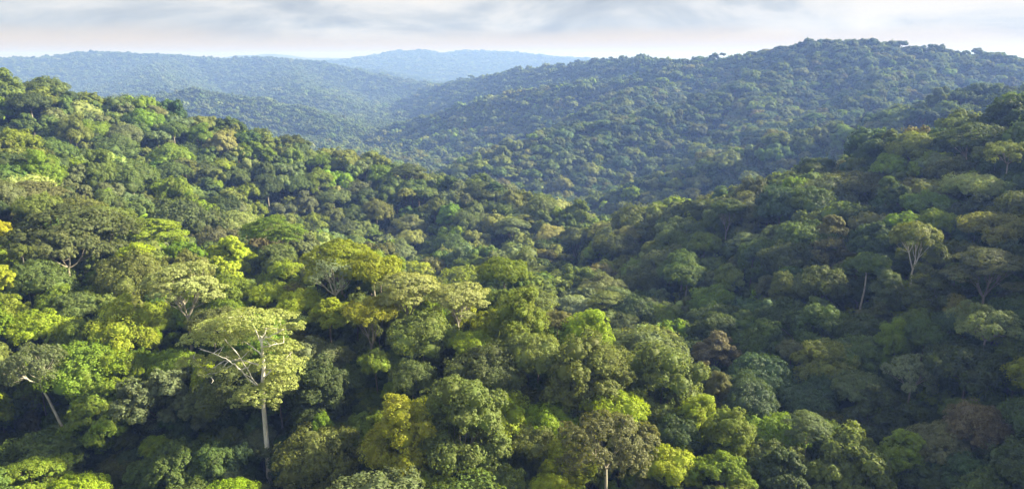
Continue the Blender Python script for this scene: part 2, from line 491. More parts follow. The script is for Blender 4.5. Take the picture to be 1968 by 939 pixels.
def make_kind(kind, seed, lod, leafmat, barkmat):
    g = np.random.default_rng(seed)
    c, r, depth = shape_clumps(kind, g, lod)
    P = LODS[lod]
    geo = Geo()
    flat = 0.5 if kind == 'umbrella' else 1.0
    clump_leaves(geo, c, r, g, P['leaf'] * (0.85 if kind in ('airy', 'umbrella') else 1.0), P['npuff'], int(P['nleaf'] * {'airy': 0.8, 'bare': 0.22}.get(kind, 1.0)), zmin=(-0.05 if kind == 'umbrella' else -0.4),
                 core=(None if kind in ('airy', 'umbrella', 'bare') and lod == 'hi' else {'hi': 1, 'mid': 2, 'lo': 1}[lod]), core_r={'hi': 0.70, 'mid': 0.88, 'lo': 0.92}[lod],
                 flat=flat, puff=0.36 if kind != 'umbrella' else 0.42, mid=(0, 0, depth * 0.25))
    crown = geo.mesh('crown_' + kind, leafmat, lod != 'hi')
    tg = Geo()
    if lod == 'lo':
        return crown, None, depth
    sides = 8 if lod == 'hi' else 5
    lean = g.uniform(-0.8, 0.8, 2)
    fork = {'umbrella': -2.5, 'airy': -0.5, 'forked': -7.0, 'bare': -3.0}.get(kind, 1.0)
    thick = {'bare': 1.7, 'forked': 1.35}.get(kind, 1.0)
    z = np.concatenate([[-50.0], np.linspace(-STEM, fork, 7)])      # long enough to root a tall tree; the rest is underground
    tt = np.clip((z + STEM) / (fork + STEM), 0, 1)
    pts = np.stack([lean[0] * (1 - tt) ** 1.5 + 0.15 * np.sin(tt * 7), lean[1] * (1 - tt) ** 1.5 + 0.15 * np.cos(tt * 6), z], -1)
    rad = np.interp(tt, [0, 0.3, 1], [0.42, 0.33, 0.24])
    tg.tube(pts, rad, sides)
    order = np.argsort(-r[:, 0])[: (14 if lod == 'hi' else 6)] if kind not in ('umbrella', 'airy', 'bare') else np.arange(len(c))
    heads = []
    nl = 3 if kind == 'forked' else 5
    base = pts[-1]
    # main limbs towards sectors, then finer branches out of them to the clumps
    ang = np.arctan2(c[:, 1], c[:, 0])
    for s in range(nl):
        sel = [i for i in order if int((ang[i] + math.pi) / (2 * math.pi) * nl) % nl == s]
        if not sel: continue
        mid = c[sel].mean(0)
        p1 = base + (mid - base) * 0.62
        limb = bent(base - np.array([0, 0, 0.4]), p1, g, 5, 0.07, -0.06 if kind != 'umbrella' else -0.1)
        tg.tube(limb, np.linspace(0.18, 0.10, 5) * thick, max(4, sides - 2))
        for i in sel:
            br = bent(limb[3 if g.random() < 0.6 else 2], c[i] - np.array([0, 0, r[i, 2] * 0.3]), g, 4, 0.08, -0.05)
            tg.tube(br, np.linspace(0.085, 0.03, 4) * thick, 4)
    trunk = tg.mesh('trunk_' + kind, barkmat, True)
    return crown, trunk, depth

SHAPES = {}
NVAR = {'dome': 4, 'broad': 3, 'lobed': 3, 'tall': 3, 'cone': 1, 'airy': 2, 'umbrella': 3, 'forked': 2, 'bare': 1}
for k_, (kind, nv) in enumerate(NVAR.items()):
    for i in range(nv):
        SHAPES[kind, i] = make_kind(kind, 100 + 17 * k_ + i, 'hi', M_LEAF, M_BARK)

# ------------------------------------------------------------------ tree colours
PAL = {  # reflectance of the foliage
    'deep green':    (0.048, 0.070, 0.024),
    'dark olive':    (0.068, 0.082, 0.026),
    'mid green':     (0.080, 0.110, 0.030),
    'grey green':    (0.102, 0.126, 0.054),
    'olive':         (0.116, 0.136, 0.034),
    'pale olive':    (0.190, 0.218, 0.078),
    'bright green':  (0.118, 0.162, 0.018),
    'lime green':    (0.168, 0.208, 0.014),
    'yellow green':  (0.200, 0.238, 0.020),
    'golden':        (0.270, 0.285, 0.016),
    'brown':         (0.112, 0.114, 0.046),
    'reddish brown': (0.112, 0.103, 0.056),
    'silvery green': (0.160, 0.192, 0.115),
    'blue green':    (0.054, 0.084, 0.040),
}
SHAPE_WORD = {'dome': 'round-crowned', 'broad': 'broad-crowned', 'lobed': 'many-headed', 'tall': 'tall creeper-hung', 'cone': 'cone-shaped', 'airy': 'open-crowned', 'umbrella': 'flat-topped', 'forked': 'fork-stemmed', 'bare': 'half-bare'}

# trees picked out of the view: crown centre x, crown top y, crown width (pixels of the photograph), kind, colour, height in metres, bottom of the stem in view, bark, label
PALE = (0.46, 0.43, 0.36); GREYB = (0.30, 0.27, 0.22); DARKB = (0.14, 0.11, 0.085)
HAND = [
    (350, 510, 138, 'umbrella', 'pale olive', 34, 675, PALE, 'flat-topped olive tree with fan of pale limbs behind the big white-stemmed emergent'),
    (42, 652, 100, 'airy', 'grey green', 37, 848, (0.6, 0.57, 0.5), 'grey green layered tree with leaning forked white trunk at the left edge'),
    (200, 728, 160, 'lobed', 'bright green', 27, 0, DARKB, 'large saturated green billowing tree left of the big white-stemmed emergent'),
    (315, 700, 165, 'lobed', 'grey green', 27, 0, DARKB, 'grey olive tree tucked under the left limbs of the white-stemmed emergent'),
    (320, 835, 150, 'lobed', 'mid green', 22, 0, DARKB, 'green tree with bluish half at bottom, below the grey olive tree'),
    (224, 582, 110, 'tall', 'yellow green', 30, 0, DARKB, 'tall green tree with yellow top above the large saturated green tree'),
    (548, 497, 96, 'dome', 'lime green', 24, 0, DARKB, 'bright lime dome on the crest, left of the white-branched bare tree'),
    (436, 530, 92, 'dome', 'bright green', 22, 0, DARKB, 'green dome just behind the top of the white-stemmed emergent'),
    (510, 547, 70, 'broad', 'lime green', 21, 0, DARKB, 'small yellowish lime crown directly behind the white-stemmed emergent'),
    (575, 556, 80, 'dome', 'lime green', 21, 0, DARKB, 'lime crown below the white-branched bare tree'),
    (630, 572, 85, 'lobed', 'lime green', 25, 0, DARKB, 'vivid lime tree right beside the crown of the white-stemmed emergent'),
    (708, 572, 98, 'forked', 'yellow green', 27, 690, GREYB, 'vivid yellow-lime heart-shaped tree with forked stem showing underneath'),
    (640, 500, 90, 'bare', 'silvery green', 27, 585, PALE, 'half-bare tree with bleached white branches on the crest'),
    (716, 490, 108, 'broad', 'lime green', 27, 565, GREYB, 'lime flat dome on the crest, right of the white-branched bare tree'),
    (800, 500, 66, 'dome', 'yellow green', 24, 0, DARKB, 'small lime dome at the skyline of the crest between two wider crowns'),
    (783, 528, 118, 'umbrella', 'pale olive', 30, 632, GREYB, 'pale olive umbrella tree with thin straight stem on the crest'),
    (880, 546, 118, 'umbrella', 'pale olive', 27, 625, PALE, 'pale olive spreading tree with bare brownish limbs on its lower right'),
    (890, 511, 100, 'broad', 'lime green', 25, 0, DARKB, 'lime rounded tree at the right end of the crest behind pale umbrella trees'),
    (812, 608, 115, 'dome', 'olive', 25, 0, DARKB, 'dark olive dome below the pale olive umbrella tree'),
    (720, 676, 64, 'dome', 'bright green', 22, 0, DARKB, 'small round green tree below the forked stem of the yellow-lime tree'),
    (604, 690, 100, 'tall', 'deep green', 26, 0, DARKB, 'dark drooping tree right of the white trunk'),
    (792, 694, 88, 'dome', 'mid green', 23, 0, DARKB, 'dark rounded tree between the small round green tree and the olive brown giant'),
    (772, 772, 135, 'tall', 'yellow green', 31, 0, DARKB, 'tall ragged yellow-green tree at bottom centre'),
    (888, 732, 168, 'tall', 'olive', 33, 0, GREYB, 'olive brown giant standing right of the ragged yellow-green tree'),
    (615, 832, 165, 'broad', 'olive', 20, 0, DARKB, 'low broad olive crown at the foot of the white trunk'),
    (617, 876, 100, 'dome', 'pale olive', 17, 0, DARKB, 'small pale olive dome at the bottom edge, right of the white trunk'),
    (45, 892, 130, 'umbrella', 'bright green', 24, 0, DARKB, 'flat bright green crown in the bottom left corner'),
    (140, 922, 100, 'broad', 'lime green', 20, 0, DARKB, 'lime crown cut by the bottom edge, below the large saturated green tree'),
    (905, 636, 84, 'broad', 'lime green', 22, 0, DARKB, 'lime patchy tree under the bare brownish limbs'),
    (935, 672, 120, 'dome', 'dark olive', 24, 0, DARKB, 'dark olive tree behind the olive brown giant'),
    (997, 556, 108, 'tall', 'bright green', 28, 0, DARKB, 'large green tree at the shoulder of the crest beside pale spreading tree'),
    (1072, 596, 58, 'dome', 'brown', 22, 0, DARKB, 'brown dome among lime crowns on the descending crest'),
    (1105, 568, 74, 'broad', 'silvery green', 22, 0, DARKB, 'pale feathery crown on the crest behind the brown dome'),
    (1130, 590, 110, 'tall', 'lime green', 26, 0, DARKB, 'lime tree spilling down the crest right of the brown dome'),
    (1035, 648, 100, 'dome', 'olive', 25, 0, DARKB, 'olive crown below the brown dome on the crest'),
    (1130, 655, 145, 'tall', 'olive', 29, 0, GREYB, 'wide brownish olive tree in the middle of the descending slope'),
    (1185, 756, 120, 'broad', 'lime green', 23, 0, DARKB, 'lime crown just above the brown open tree with forked stem'),
    (1170, 797, 165, 'airy', 'brown', 29, 950, PALE, 'brown open-crowned tree with pale forked stem at the bottom edge'),
    (1292, 866, 92, 'dome', 'yellow green', 20, 0, DARKB, 'golden olive dome right of the brown open-crowned tree'),
    (1395, 856, 112, 'lobed', 'bright green', 22, 0, DARKB, 'fresh green clumpy tree at the bottom edge by the valley'),
    (1640, 826, 195, 'lobed', 'olive', 27, 0, DARKB, 'large olive dome at the bottom edge on the shaded side'),
    (1275, 668, 150, 'tall', 'olive', 27, 0, DARKB, 'big olive lime tree on the sunlit edge of the descending slope'),
    (1345, 758, 80, 'tall', 'lime green', 23, 0, DARKB, 'lime crown on the sunlit edge above the fresh green clumpy tree'),
    (1405, 785, 80, 'tall', 'bright green', 24, 0, DARKB, 'bright green narrow tree at the lit edge beside the dark valley'),
    (1060, 914, 74, 'dome', 'yellow green', 18, 0, DARKB, 'small bright lime dome poking up at the bottom edge'),
    (1302, 806, 84, 'dome', 'deep green', 21, 0, DARKB, 'dark green dome above the golden olive dome'),
    (1555, 800, 76, 'umbrella', 'grey green', 24, 0, GREYB, 'small grey flat-topped tree behind the large olive dome'),
    (1745, 822, 76, 'tall', 'bright green', 24, 0, DARKB, 'upright green tree right of the large olive dome'),
    (1882, 782, 92, 'dome', 'reddish brown', 25, 0, DARKB, 'reddish brown round tree near the lower right corner, higher of two'),
    (1812, 822, 96, 'dome', 'reddish brown', 23, 0, DARKB, 'dull brown round tree near the lower right corner, lower of two'),
    (1758, 684, 90, 'airy', 'silvery green', 24, 0, GREYB, 'silvery grey flat crown standing out on the shaded slope'),
    (1866, 668, 130, 'broad', 'deep green', 26, 0, DARKB, 'wide dark green dome right of the silvery grey crown'),
    (1680, 735, 80, 'cone', 'deep green', 26, 0, DARKB, 'dark pointed tree below the silvery grey crown'),
    (1447, 735, 100, 'dome', 'blue green', 22, 0, DARKB, 'dark dome in the shaded valley beside the lit edge'),
    (1555, 738, 112, 'broad', 'blue green', 21, 0, DARKB, 'flat dark green crowns filling the shaded valley floor'),
    (1478, 612, 92, 'tall', 'mid green', 27, 0, DARKB, 'tall green tree with several heads in the shaded valley'),
    (1523, 655, 48, 'dome', 'grey green', 22, 0, DARKB, 'small bluish crown leaning on the tall many-headed green tree'),
    (1378, 638, 92, 'lobed', 'reddish brown', 24, 0, DARKB, 'brown-topped tree left of the tall many-headed green tree'),
    (1382, 708, 52, 'tall', 'brown', 21, 0, DARKB, 'narrow brown tree in shade below the brown-topped tree'),
    (1578, 584, 84, 'tall', 'mid green', 27, 0, DARKB, 'dark upright tree right of the tall many-headed green tree'),
    (1725, 612, 66, 'tall', 'bright green', 27, 0, DARKB, 'rounded green tree on the shaded slope, left one of a pair'),
    (1782, 618, 62, 'dome', 'mid green', 25, 0, DARKB, 'rounded green tree on the shaded slope, right one of a pair'),
    (1660, 648, 80, 'dome', 'mid green', 23, 0, DARKB, 'green dome on the shaded slope below the dark upright tree'),
    (1905, 588, 94, 'airy', 'grey green', 30, 690, GREYB, 'open-crowned tree with pale thin trunk by the right edge'),
    (1905, 482, 112, 'umbrella', 'grey green', 29, 545, GREYB, 'pale layered flat-topped tree by the right edge'),
    (1805, 468, 96, 'cone', 'dark olive', 33, 578, GREYB, 'dark cone-shaped tree with thin straight trunk on the shaded slope'),
    (1766, 428, 82, 'forked', 'olive', 34, 532, (0.75, 0.72, 0.66), 'round-topped tree with bright white forked trunk on the shaded slope'),
    (1670, 487, 70, 'broad', 'mid green', 30, 592, PALE, 'green flat crown on a long pale stem on the shaded slope'),
    (1710, 518, 48, 'tall', 'grey green', 27, 0, DARKB, 'narrow column-like tree beside the long pale stem'),
    (1510, 518, 50, 'tall', 'olive', 27, 0, DARKB, 'narrow upright olive tree standing alone against dark shade'),
    (1585, 512, 90, 'dome', 'dark olive', 27, 0, DARKB, 'dark olive dome right of the narrow upright olive tree'),
    (1322, 506, 76, 'broad', 'mid green', 29, 577, GREYB, 'mushroom-shaped dome on a visible grey stem in the valley'),
    (1405, 498, 80, 'lobed', 'olive', 25, 0, DARKB, 'lit olive green heads right of the mushroom-shaped dome'),
    (1372, 550, 76, 'dome', 'bright green', 24, 0, DARKB, 'bright green round crown below the lit olive heads'),
    (1278, 585, 64, 'dome', 'bright green', 22, 0, DARKB, 'green ball-shaped crown in the valley beyond the lit crest'),
    (1196, 602, 58, 'dome', 'deep green', 21, 0, DARKB, 'dark green ball-shaped crown next to the lit crest'),
    (1238, 518, 76, 'dome', 'dark olive', 25, 0, DARKB, 'dark olive dome in the valley left of the mushroom-shaped dome'),
    (1186, 450, 84, 'broad', 'dark olive', 28, 0, DARKB, 'big smooth dark dome standing out in the valley middle'),
    (1216, 431, 60, 'broad', 'olive', 27, 0, DARKB, 'smaller olive dome just behind the big smooth dark dome'),
    (1106, 438, 60, 'forked', 'mid green', 29, 520, GREYB, 'tree with twin bare stems left of the big smooth dark dome'),
    (1356, 448, 58, 'dome', 'bright green', 25, 0, DARKB, 'green dome above the lit olive heads'),
    (1400, 382, 62, 'forked', 'dark olive', 32, 436, GREYB, 'dark dome on two bare stems above the valley'),
    (1880, 330, 86, 'broad', 'pale olive', 26, 0, DARKB, 'pale lime billowing crown on the shaded ridge near the right edge'),
    (1880, 238, 110, 'umbrella', 'dark olive', 30, 0, GREYB, 'broad dark umbrella crown at the top of the shaded ridge'),
    (1945, 268, 60, 'airy', 'olive', 32, 330, GREYB, 'tree with long bare stems at the right edge of the shaded ridge'),
    (1790, 366, 84, 'broad', 'mid green', 24, 0, DARKB, 'wide green dome left of the pale lime billowing crown'),
    (1800, 402, 72, 'broad', 'bright green', 24, 0, DARKB, 'flat green dome above the white forked trunk'),
    (1655, 328, 100, 'broad', 'dark olive', 25, 0, DARKB, 'wide dark olive crown on the crest of the shaded ridge'),
    (1712, 296, 58, 'dome', 'bright green', 26, 0, DARKB, 'lit green crown on the crest of the shaded ridge'),
    (120, 402, 200, 'umbrella', 'dark olive', 27, 0, DARKB, 'very wide dark olive umbrella crown on the left spur'),
    (118, 432, 110, 'airy', 'brown', 27, 500, PALE, 'brownish open tree with short pale stem below the wide dark umbrella crown'),
    (335, 382, 140, 'broad', 'dark olive', 25, 0, DARKB, 'long dark olive dome on the spur in front of the lit ridge'),
    (285, 420, 110, 'umbrella', 'lime green', 25, 0, DARKB, 'flat lime crown on the left spur below the long dark olive dome'),
    (190, 398, 100, 'umbrella', 'olive', 27, 0, DARKB, 'olive lime flat crown between the two dark olive crowns'),
    (2, 422, 38, 'lobed', 'golden', 26, 0, DARKB, 'golden yellow tree cut by the left edge'),
    (38, 462, 40, 'lobed', 'olive', 29, 520, GREYB, 'small crown on a slender bare stem near the left edge'),
    (2, 510, 60, 'lobed', 'yellow green', 25, 0, DARKB, 'yellow-lime tree cut by the left edge below the golden tree'),
    (415, 432, 72, 'airy', 'reddish brown', 25, 0, GREYB, 'pinkish brown thin crown on the spur'),
    (440, 458, 110, 'lobed', 'yellow green', 25, 0, DARKB, 'lime clumpy tree right of the fan-limbed olive tree top'),
    (360, 478, 100, 'lobed', 'olive', 23, 0, DARKB, 'olive lime tree behind the fan-limbed olive tree'),
    (250, 484, 120, 'dome', 'olive', 24, 0, DARKB, 'olive rounded tree left of the fan-limbed olive tree'),
    (60, 498, 100, 'dome', 'mid green', 24, 0, DARKB, 'green rounded tree right of the slender bare stem'),
]

LEAN = {1: -0.30}                   # hand-picked trees that lean, radians about the view axis
# ------------------------------------------------------------------ main emergent position
def place_by_ray(px, py, H, y0=80, y1=1500):
    """the spot on the ground where a tree of height H shows its top at this pixel"""
    d = ray(px, py)
    Y = np.concatenate([np.arange(y0, 500, 1.0), np.arange(500, y1, 4.0)])
    X = d[0] / d[1] * Y; Z = CAM_Z + d[2] / d[1] * Y
    below = Z < height(X, Y) + H
    i = int(np.argmax(below)) if below.any() else len(Y) - 1
    return X[i], Y[i]

MAIN_D = 148.0
mp_ = unproject(517, 930, MAIN_D)
MAIN = np.array([mp_[0], mp_[1], h1(mp_[0], mp_[1])])

trees = []          # dicts: x, y, z, H, R, kind, var, col, hand-index or None
for i, (px, py, w, kind, colr, H, tb, bark, label) in enumerate(HAND):
    x, y = place_by_ray(px, py, H)
    zg = h1(x, y)
    dist = math.sqrt(x * x + y * y + (CAM_Z - zg - H) ** 2)
    R = w / 2 * dist / FPX * 1.05
    trees.append(dict(x=x, y=y, z=zg, H=H, R=R, kind=kind, col=colr, hand=i, bark=bark, label=label, tb=tb))
DEPTH = {k: SHAPES[k, 0][2] for k in NVAR}

# ------------------------------------------------------------------ the other trees of the wood
ZONE = {  # sunlit and shaded zones: part of the light is put into the leaf colours
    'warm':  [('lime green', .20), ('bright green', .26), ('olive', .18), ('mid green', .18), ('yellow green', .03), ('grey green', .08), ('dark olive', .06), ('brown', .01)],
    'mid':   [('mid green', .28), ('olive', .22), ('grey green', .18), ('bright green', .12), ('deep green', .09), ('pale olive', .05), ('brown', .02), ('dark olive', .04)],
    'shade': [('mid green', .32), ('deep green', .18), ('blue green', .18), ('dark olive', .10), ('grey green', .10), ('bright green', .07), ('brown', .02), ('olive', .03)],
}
KMIX = [('dome', .38), ('broad', .18), ('lobed', .22), ('tall', .15), ('umbrella', .02), ('airy', .03), ('cone', .02)]
def pick(mix, r):
    acc = 0
    for k, p in mix:
        acc += p
        if r < acc: return k
    return mix[0][0]
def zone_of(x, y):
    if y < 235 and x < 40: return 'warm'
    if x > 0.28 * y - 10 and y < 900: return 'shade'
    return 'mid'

# boxes of the picture that nearer auto-placed trees have to stay out of
prot = []
for t in trees:
    px, py, w, kind, colr, H, tb, bark, label = HAND[t['hand']]
    hh = w * (0.7 if kind in ('tall', 'lobed') else 0.45 if kind != 'umbrella' else 0.36)
    prot.append((px - 0.36 * w, px + 0.36 * w, py, py + hh, t['y']))
    if tb:
        prot.append((px - 0.10 * w, px + (0.10 if t['hand'] not in LEAN else 0.45) * w, py, tb - 0.15 * (tb - py), t['y']))
prot.append((340, 585, 585, 790, MAIN[1]))
prot.append((485, 540, 780, 908, MAIN[1]))
prot.append((20, 92, 655, 835, [t['y'] for t in trees if t['hand'] in LEAN][0]))
prot = np.array(prot)

cell = 10.0
gridh = {}
def near_ok(x, y, R, f):
    cx, cy_ = int(x // cell), int(y // cell)
    for i in range(cx - 2, cx + 3):
        for j in range(cy_ - 2, cy_ + 3):
            for (a, b, r) in gridh.get((i, j), ()):
                if (a - x) ** 2 + (b - y) ** 2 < (f * (r + R)) ** 2: return False
    return True
def put(x, y, R):
    gridh.setdefault((int(x // cell), int(y // cell)), []).append((x, y, R))
for t in trees: put(t['x'], t['y'], min(t['R'], 9))
put(MAIN[0], MAIN[1], 5.0)

NEAR_Y = 720.0
ncand = 40000
ty = NEAR_Y * np.sqrt(rng.uniform((70 / NEAR_Y) ** 2, 1, ncand))
tx = rng.uniform(-0.86, 0.86, ncand) * (ty + 25)
tR = np.clip(rng.lognormal(math.log(6.6), 0.28, ncand), 3.6, 11.0)
tR = tR * np.interp(ty, [150, 320, 720], [1.0, 1.12, 1.15])
order = np.argsort(-tR + rng.normal(0, 1.2, ncand))
tz = height(tx, ty)
for c in order:
    x, y, R, z = tx[c], ty[c], tR[c], tz[c]
    if not near_ok(x, y, R, 0.55): continue
    kind = pick(KMIX, rng.random())
    H = 14 + 1.25 * R + rng.normal(0, 3.4)
    if kind == 'tall': R *= 0.85; H += 2
    if kind == 'umbrella': H += 4
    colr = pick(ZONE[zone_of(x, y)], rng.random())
    ok = True
    if y < 480:
        for attempt in range(4):
            P = np.array([[x, y, z + H], [x, y, z + H - R * 1.2]])
            qx, qy, qd = project(P)
            rp_ = R * FPX / qd[0]
            hit = (prot[:, 0] < qx[0] + rp_ * 0.85) & (prot[:, 1] > qx[0] - rp_ * 0.85) & (prot[:, 2] < qy[1] + rp_ * 0.5) & (prot[:, 3] > qy[0]) & (prot[:, 4] > y + 1)
            if not hit.any(): break
            R *= 0.82; H *= 0.74
            if attempt == 3 or hit[-3:].any(): ok = False
    if not ok: continue
    put(x, y, R)
    trees.append(dict(x=x, y=y, z=z, H=H, R=R, kind=kind, col=colr, hand=None))

# smaller trees standing under and between the tall ones
gridh = {}
sy = 400 * np.sqrt(rng.uniform((75 / 400) ** 2, 1, 14000)); sx = rng.uniform(-0.84, 0.84, 14000) * (sy + 20); sz_ = height(sx, sy)
for x, y, z in zip(sx, sy, sz_):
    R = rng.uniform(2.8, 5.6)
    if not near_ok(x, y, R, 0.56): continue
    H = rng.uniform(8, 15)
    P = np.array([[x, y, z + H], [x, y, z + H - R * 1.2]])
    qx, qy, qd = project(P)
    rp_ = R * FPX / qd[0]
    hit = (prot[:, 0] < qx[0] + rp_ * 0.8) & (prot[:, 1] > qx[0] - rp_ * 0.8) & (prot[:, 2] < qy[1] + rp_ * 0.5) & (prot[:, 3] > qy[0]) & (prot[:, 4] > y + 1)
    if hit[-3:].any(): continue
    if hit.any():
        H *= 0.6; R *= 0.8
    put(x, y, R)
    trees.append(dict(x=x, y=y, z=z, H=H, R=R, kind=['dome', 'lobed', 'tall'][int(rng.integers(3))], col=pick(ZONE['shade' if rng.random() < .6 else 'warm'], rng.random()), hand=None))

# which of them show how large: paint discs far to near
BW, BH = 656, 313
sc_ = BW / 1968.0
buf = np.full((BH, BW), -1, int)
yy, xx = np.mgrid[0:BH, 0:BW]
A = np.array([[t['x'], t['y'], t['z'] + t['H'] - 0.45 * min(DEPTH[t['kind']] * t['R'] / CAN_R, t['H'])] for t in trees])
qx, qy, qd = project(A)
for i in np.argsort(-qd):
    t = trees[i]
    k = FPX / qd[i] * sc_
    rx = t['R'] * k; ry = max(0.5 * DEPTH[t['kind']] * t['R'] / CAN_R * 0.95, 0.45 * t['R']) * k
    cx, cy_ = qx[i] * sc_, qy[i] * sc_
    x0, x1 = int(max(0, cx - rx)), int(min(BW, cx + rx + 1)); y0, y1 = int(max(0, cy_ - ry)), int(min(BH, cy_ + ry + 1))
    if x0 >= x1 or y0 >= y1: continue
    sub = ((xx[y0:y1, x0:x1] - cx) / rx) ** 2 + ((yy[y0:y1, x0:x1] - cy_) / ry) ** 2 < 1
    buf[y0:y1, x0:x1][sub] = i
cnt = np.bincount(buf[buf >= 0], minlength=len(trees))
for i, t in enumerate(trees):
    t['seen'] = int(cnt[i]); t['px'] = qx[i]; t['py'] = qy[i]; t['dep'] = qd[i]
hand = [t for t in trees if t['hand'] is not None]
auto = sorted([t for t in trees if t['hand'] is None], key=lambda t: -t['seen'])
n_ind = max(0, 299 - len(hand))
singles = hand + [t for t in auto[:n_ind] if t['seen'] > 25]
rest = auto[n_ind:] + [t for t in auto[:n_ind] if t['seen'] <= 25]

# ------------------------------------------------------------------ single trees
def colour_of(name, g, amt=0.12):
    c = np.array(PAL[name]) * g.uniform(1 - amt, 1 + amt) * (1 + g.normal(0, 0.05, 3))
    return (float(max(c[0], .004)), float(max(c[1], .004)), float(max(c[2], .003)), 1.0)
def empty(name, loc):
    o = bpy.data.objects.new(name, None); o.location = loc; o.empty_display_size = 2.0
    COL.objects.link(o); return o
def part(name, me, parent, loc=(0, 0, 0), scale=(1, 1, 1), rz=0.0, color=None):
    o = bpy.data.objects.new(name, me); COL.objects.link(o)
    o.parent = parent; o.location = loc; o.scale = scale; o.rotation_euler = (0, 0, rz)
    if color: o.color = color
    return o

tg_ = np.random.default_rng(21)
for t in singles:
    kind = t['kind']; v = int(tg_.integers(NVAR[kind]))
    crown, trunk, depth = SHAPES[kind, v]
    s = t['R'] / CAN_R
    sz = s
    if t['H'] < depth * s * 1.15: sz = t['H'] / (depth * 1.15)
    root = empty(('emergent_tree' if t['H'] > 28 else 'forest_tree'), (t['x'], t['y'], t['z']))
    t['root'] = root
    if t['hand'] in LEAN:
        root.rotation_euler = (0, LEAN[t['hand']], 0); root.location.x -= math.tan(LEAN[t['hand']]) * t['H'] * 0.9
    rz = tg_.uniform(0, 6.28)
    zb = t['H'] - depth * sz
    part('crown', crown, root, (0, 0, zb), (s * tg_.uniform(.84, 1.14), s * tg_.uniform(.84, 1.14), sz * tg_.uniform(.92, 1.0)), rz, colour_of(t['col'], tg_))
    bark = t.get('bark') or [DARKB, GREYB, (0.22, 0.19, 0.15)][int(tg_.integers(3))]
    part('trunk', trunk, root, (0, 0, zb), (s, s, sz), rz, (*bark, 1.0))

# ------------------------------------------------------------------ labels
def ordinal(n):
    return ['', 'second ', 'third ', 'fourth ', 'fifth ', 'sixth ', 'seventh ', 'eighth ', 'ninth ', 'tenth ', 'eleventh ', 'twelfth '][n] if n < 12 else ''
MARKS = [(505, 690, 'the white-stemmed emergent'), (345, 560, 'the fan-limbed olive tree'), (640, 545, 'the white-branched bare tree'), (772, 850, 'the ragged yellow-green tree'),
         (1170, 860, 'the brown open tree with forked stem'), (1640, 880, 'the large olive dome'), (1758, 715, 'the silvery grey crown'), (1766, 470, 'the white forked trunk'),
         (1186, 475, 'the big smooth dark dome'), (120, 440, 'the very wide dark umbrella crown'), (50, 730, 'the leaning white trunk'), (1478, 660, 'the tall many-headed green tree'),
         (1322, 540, 'the mushroom-shaped dome'), (1880, 350, 'the pale lime billowing crown'), (1905, 510, 'the pale layered flat-topped tree'), (335, 400, 'the long dark olive dome'),
         (200, 800, 'the large saturated green tree'), (1072, 620, 'the brown dome on the crest'), (1866, 700, 'the wide dark green dome'), (1655, 350, 'the wide dark ridge-top crown'), (1400, 400, 'the dark dome on two stems'),
         (1855, 820, 'the two reddish brown trees'), (1275, 720, 'the big olive lime tree'), (888, 820, 'the olive brown giant'), (1106, 470, 'the twin bare stems')]
seen_label = {}
pend = []
for t in singles:
    t['root']['category'] = 'tree'
    t['root']['group'] = 'trees of the rainforest slopes'
    if t['hand'] is not None:
        t['root']['label'] = t['label']; continue
    ds = [((t['px'] - mx) ** 2 + (t['py'] - my) ** 2, mx, my, nm) for mx, my, nm in MARKS]
    d2, mx, my, nm = min(ds)
    dx, dy = t['px'] - mx, t['py'] - my
    a = math.degrees(math.atan2(-dy, dx)) % 360
    rel = ['to the right of', 'up and right of', 'above', 'up and left of', 'to the left of', 'down and left of', 'below', 'down and right of'][int((a + 22.5) // 45) % 8]
    pend.append((f"{t['col']} {SHAPE_WORD[t['kind']]} tree", f"{rel} {nm}", d2, t))
pend.sort(key=lambda p: p[2])
for head, tail, d2, t in pend:
    k = seen_label.get((head, tail), 0); seen_label[head, tail] = k + 1
    t['root']['label'] = f"{ordinal(k)}{head} {tail}"

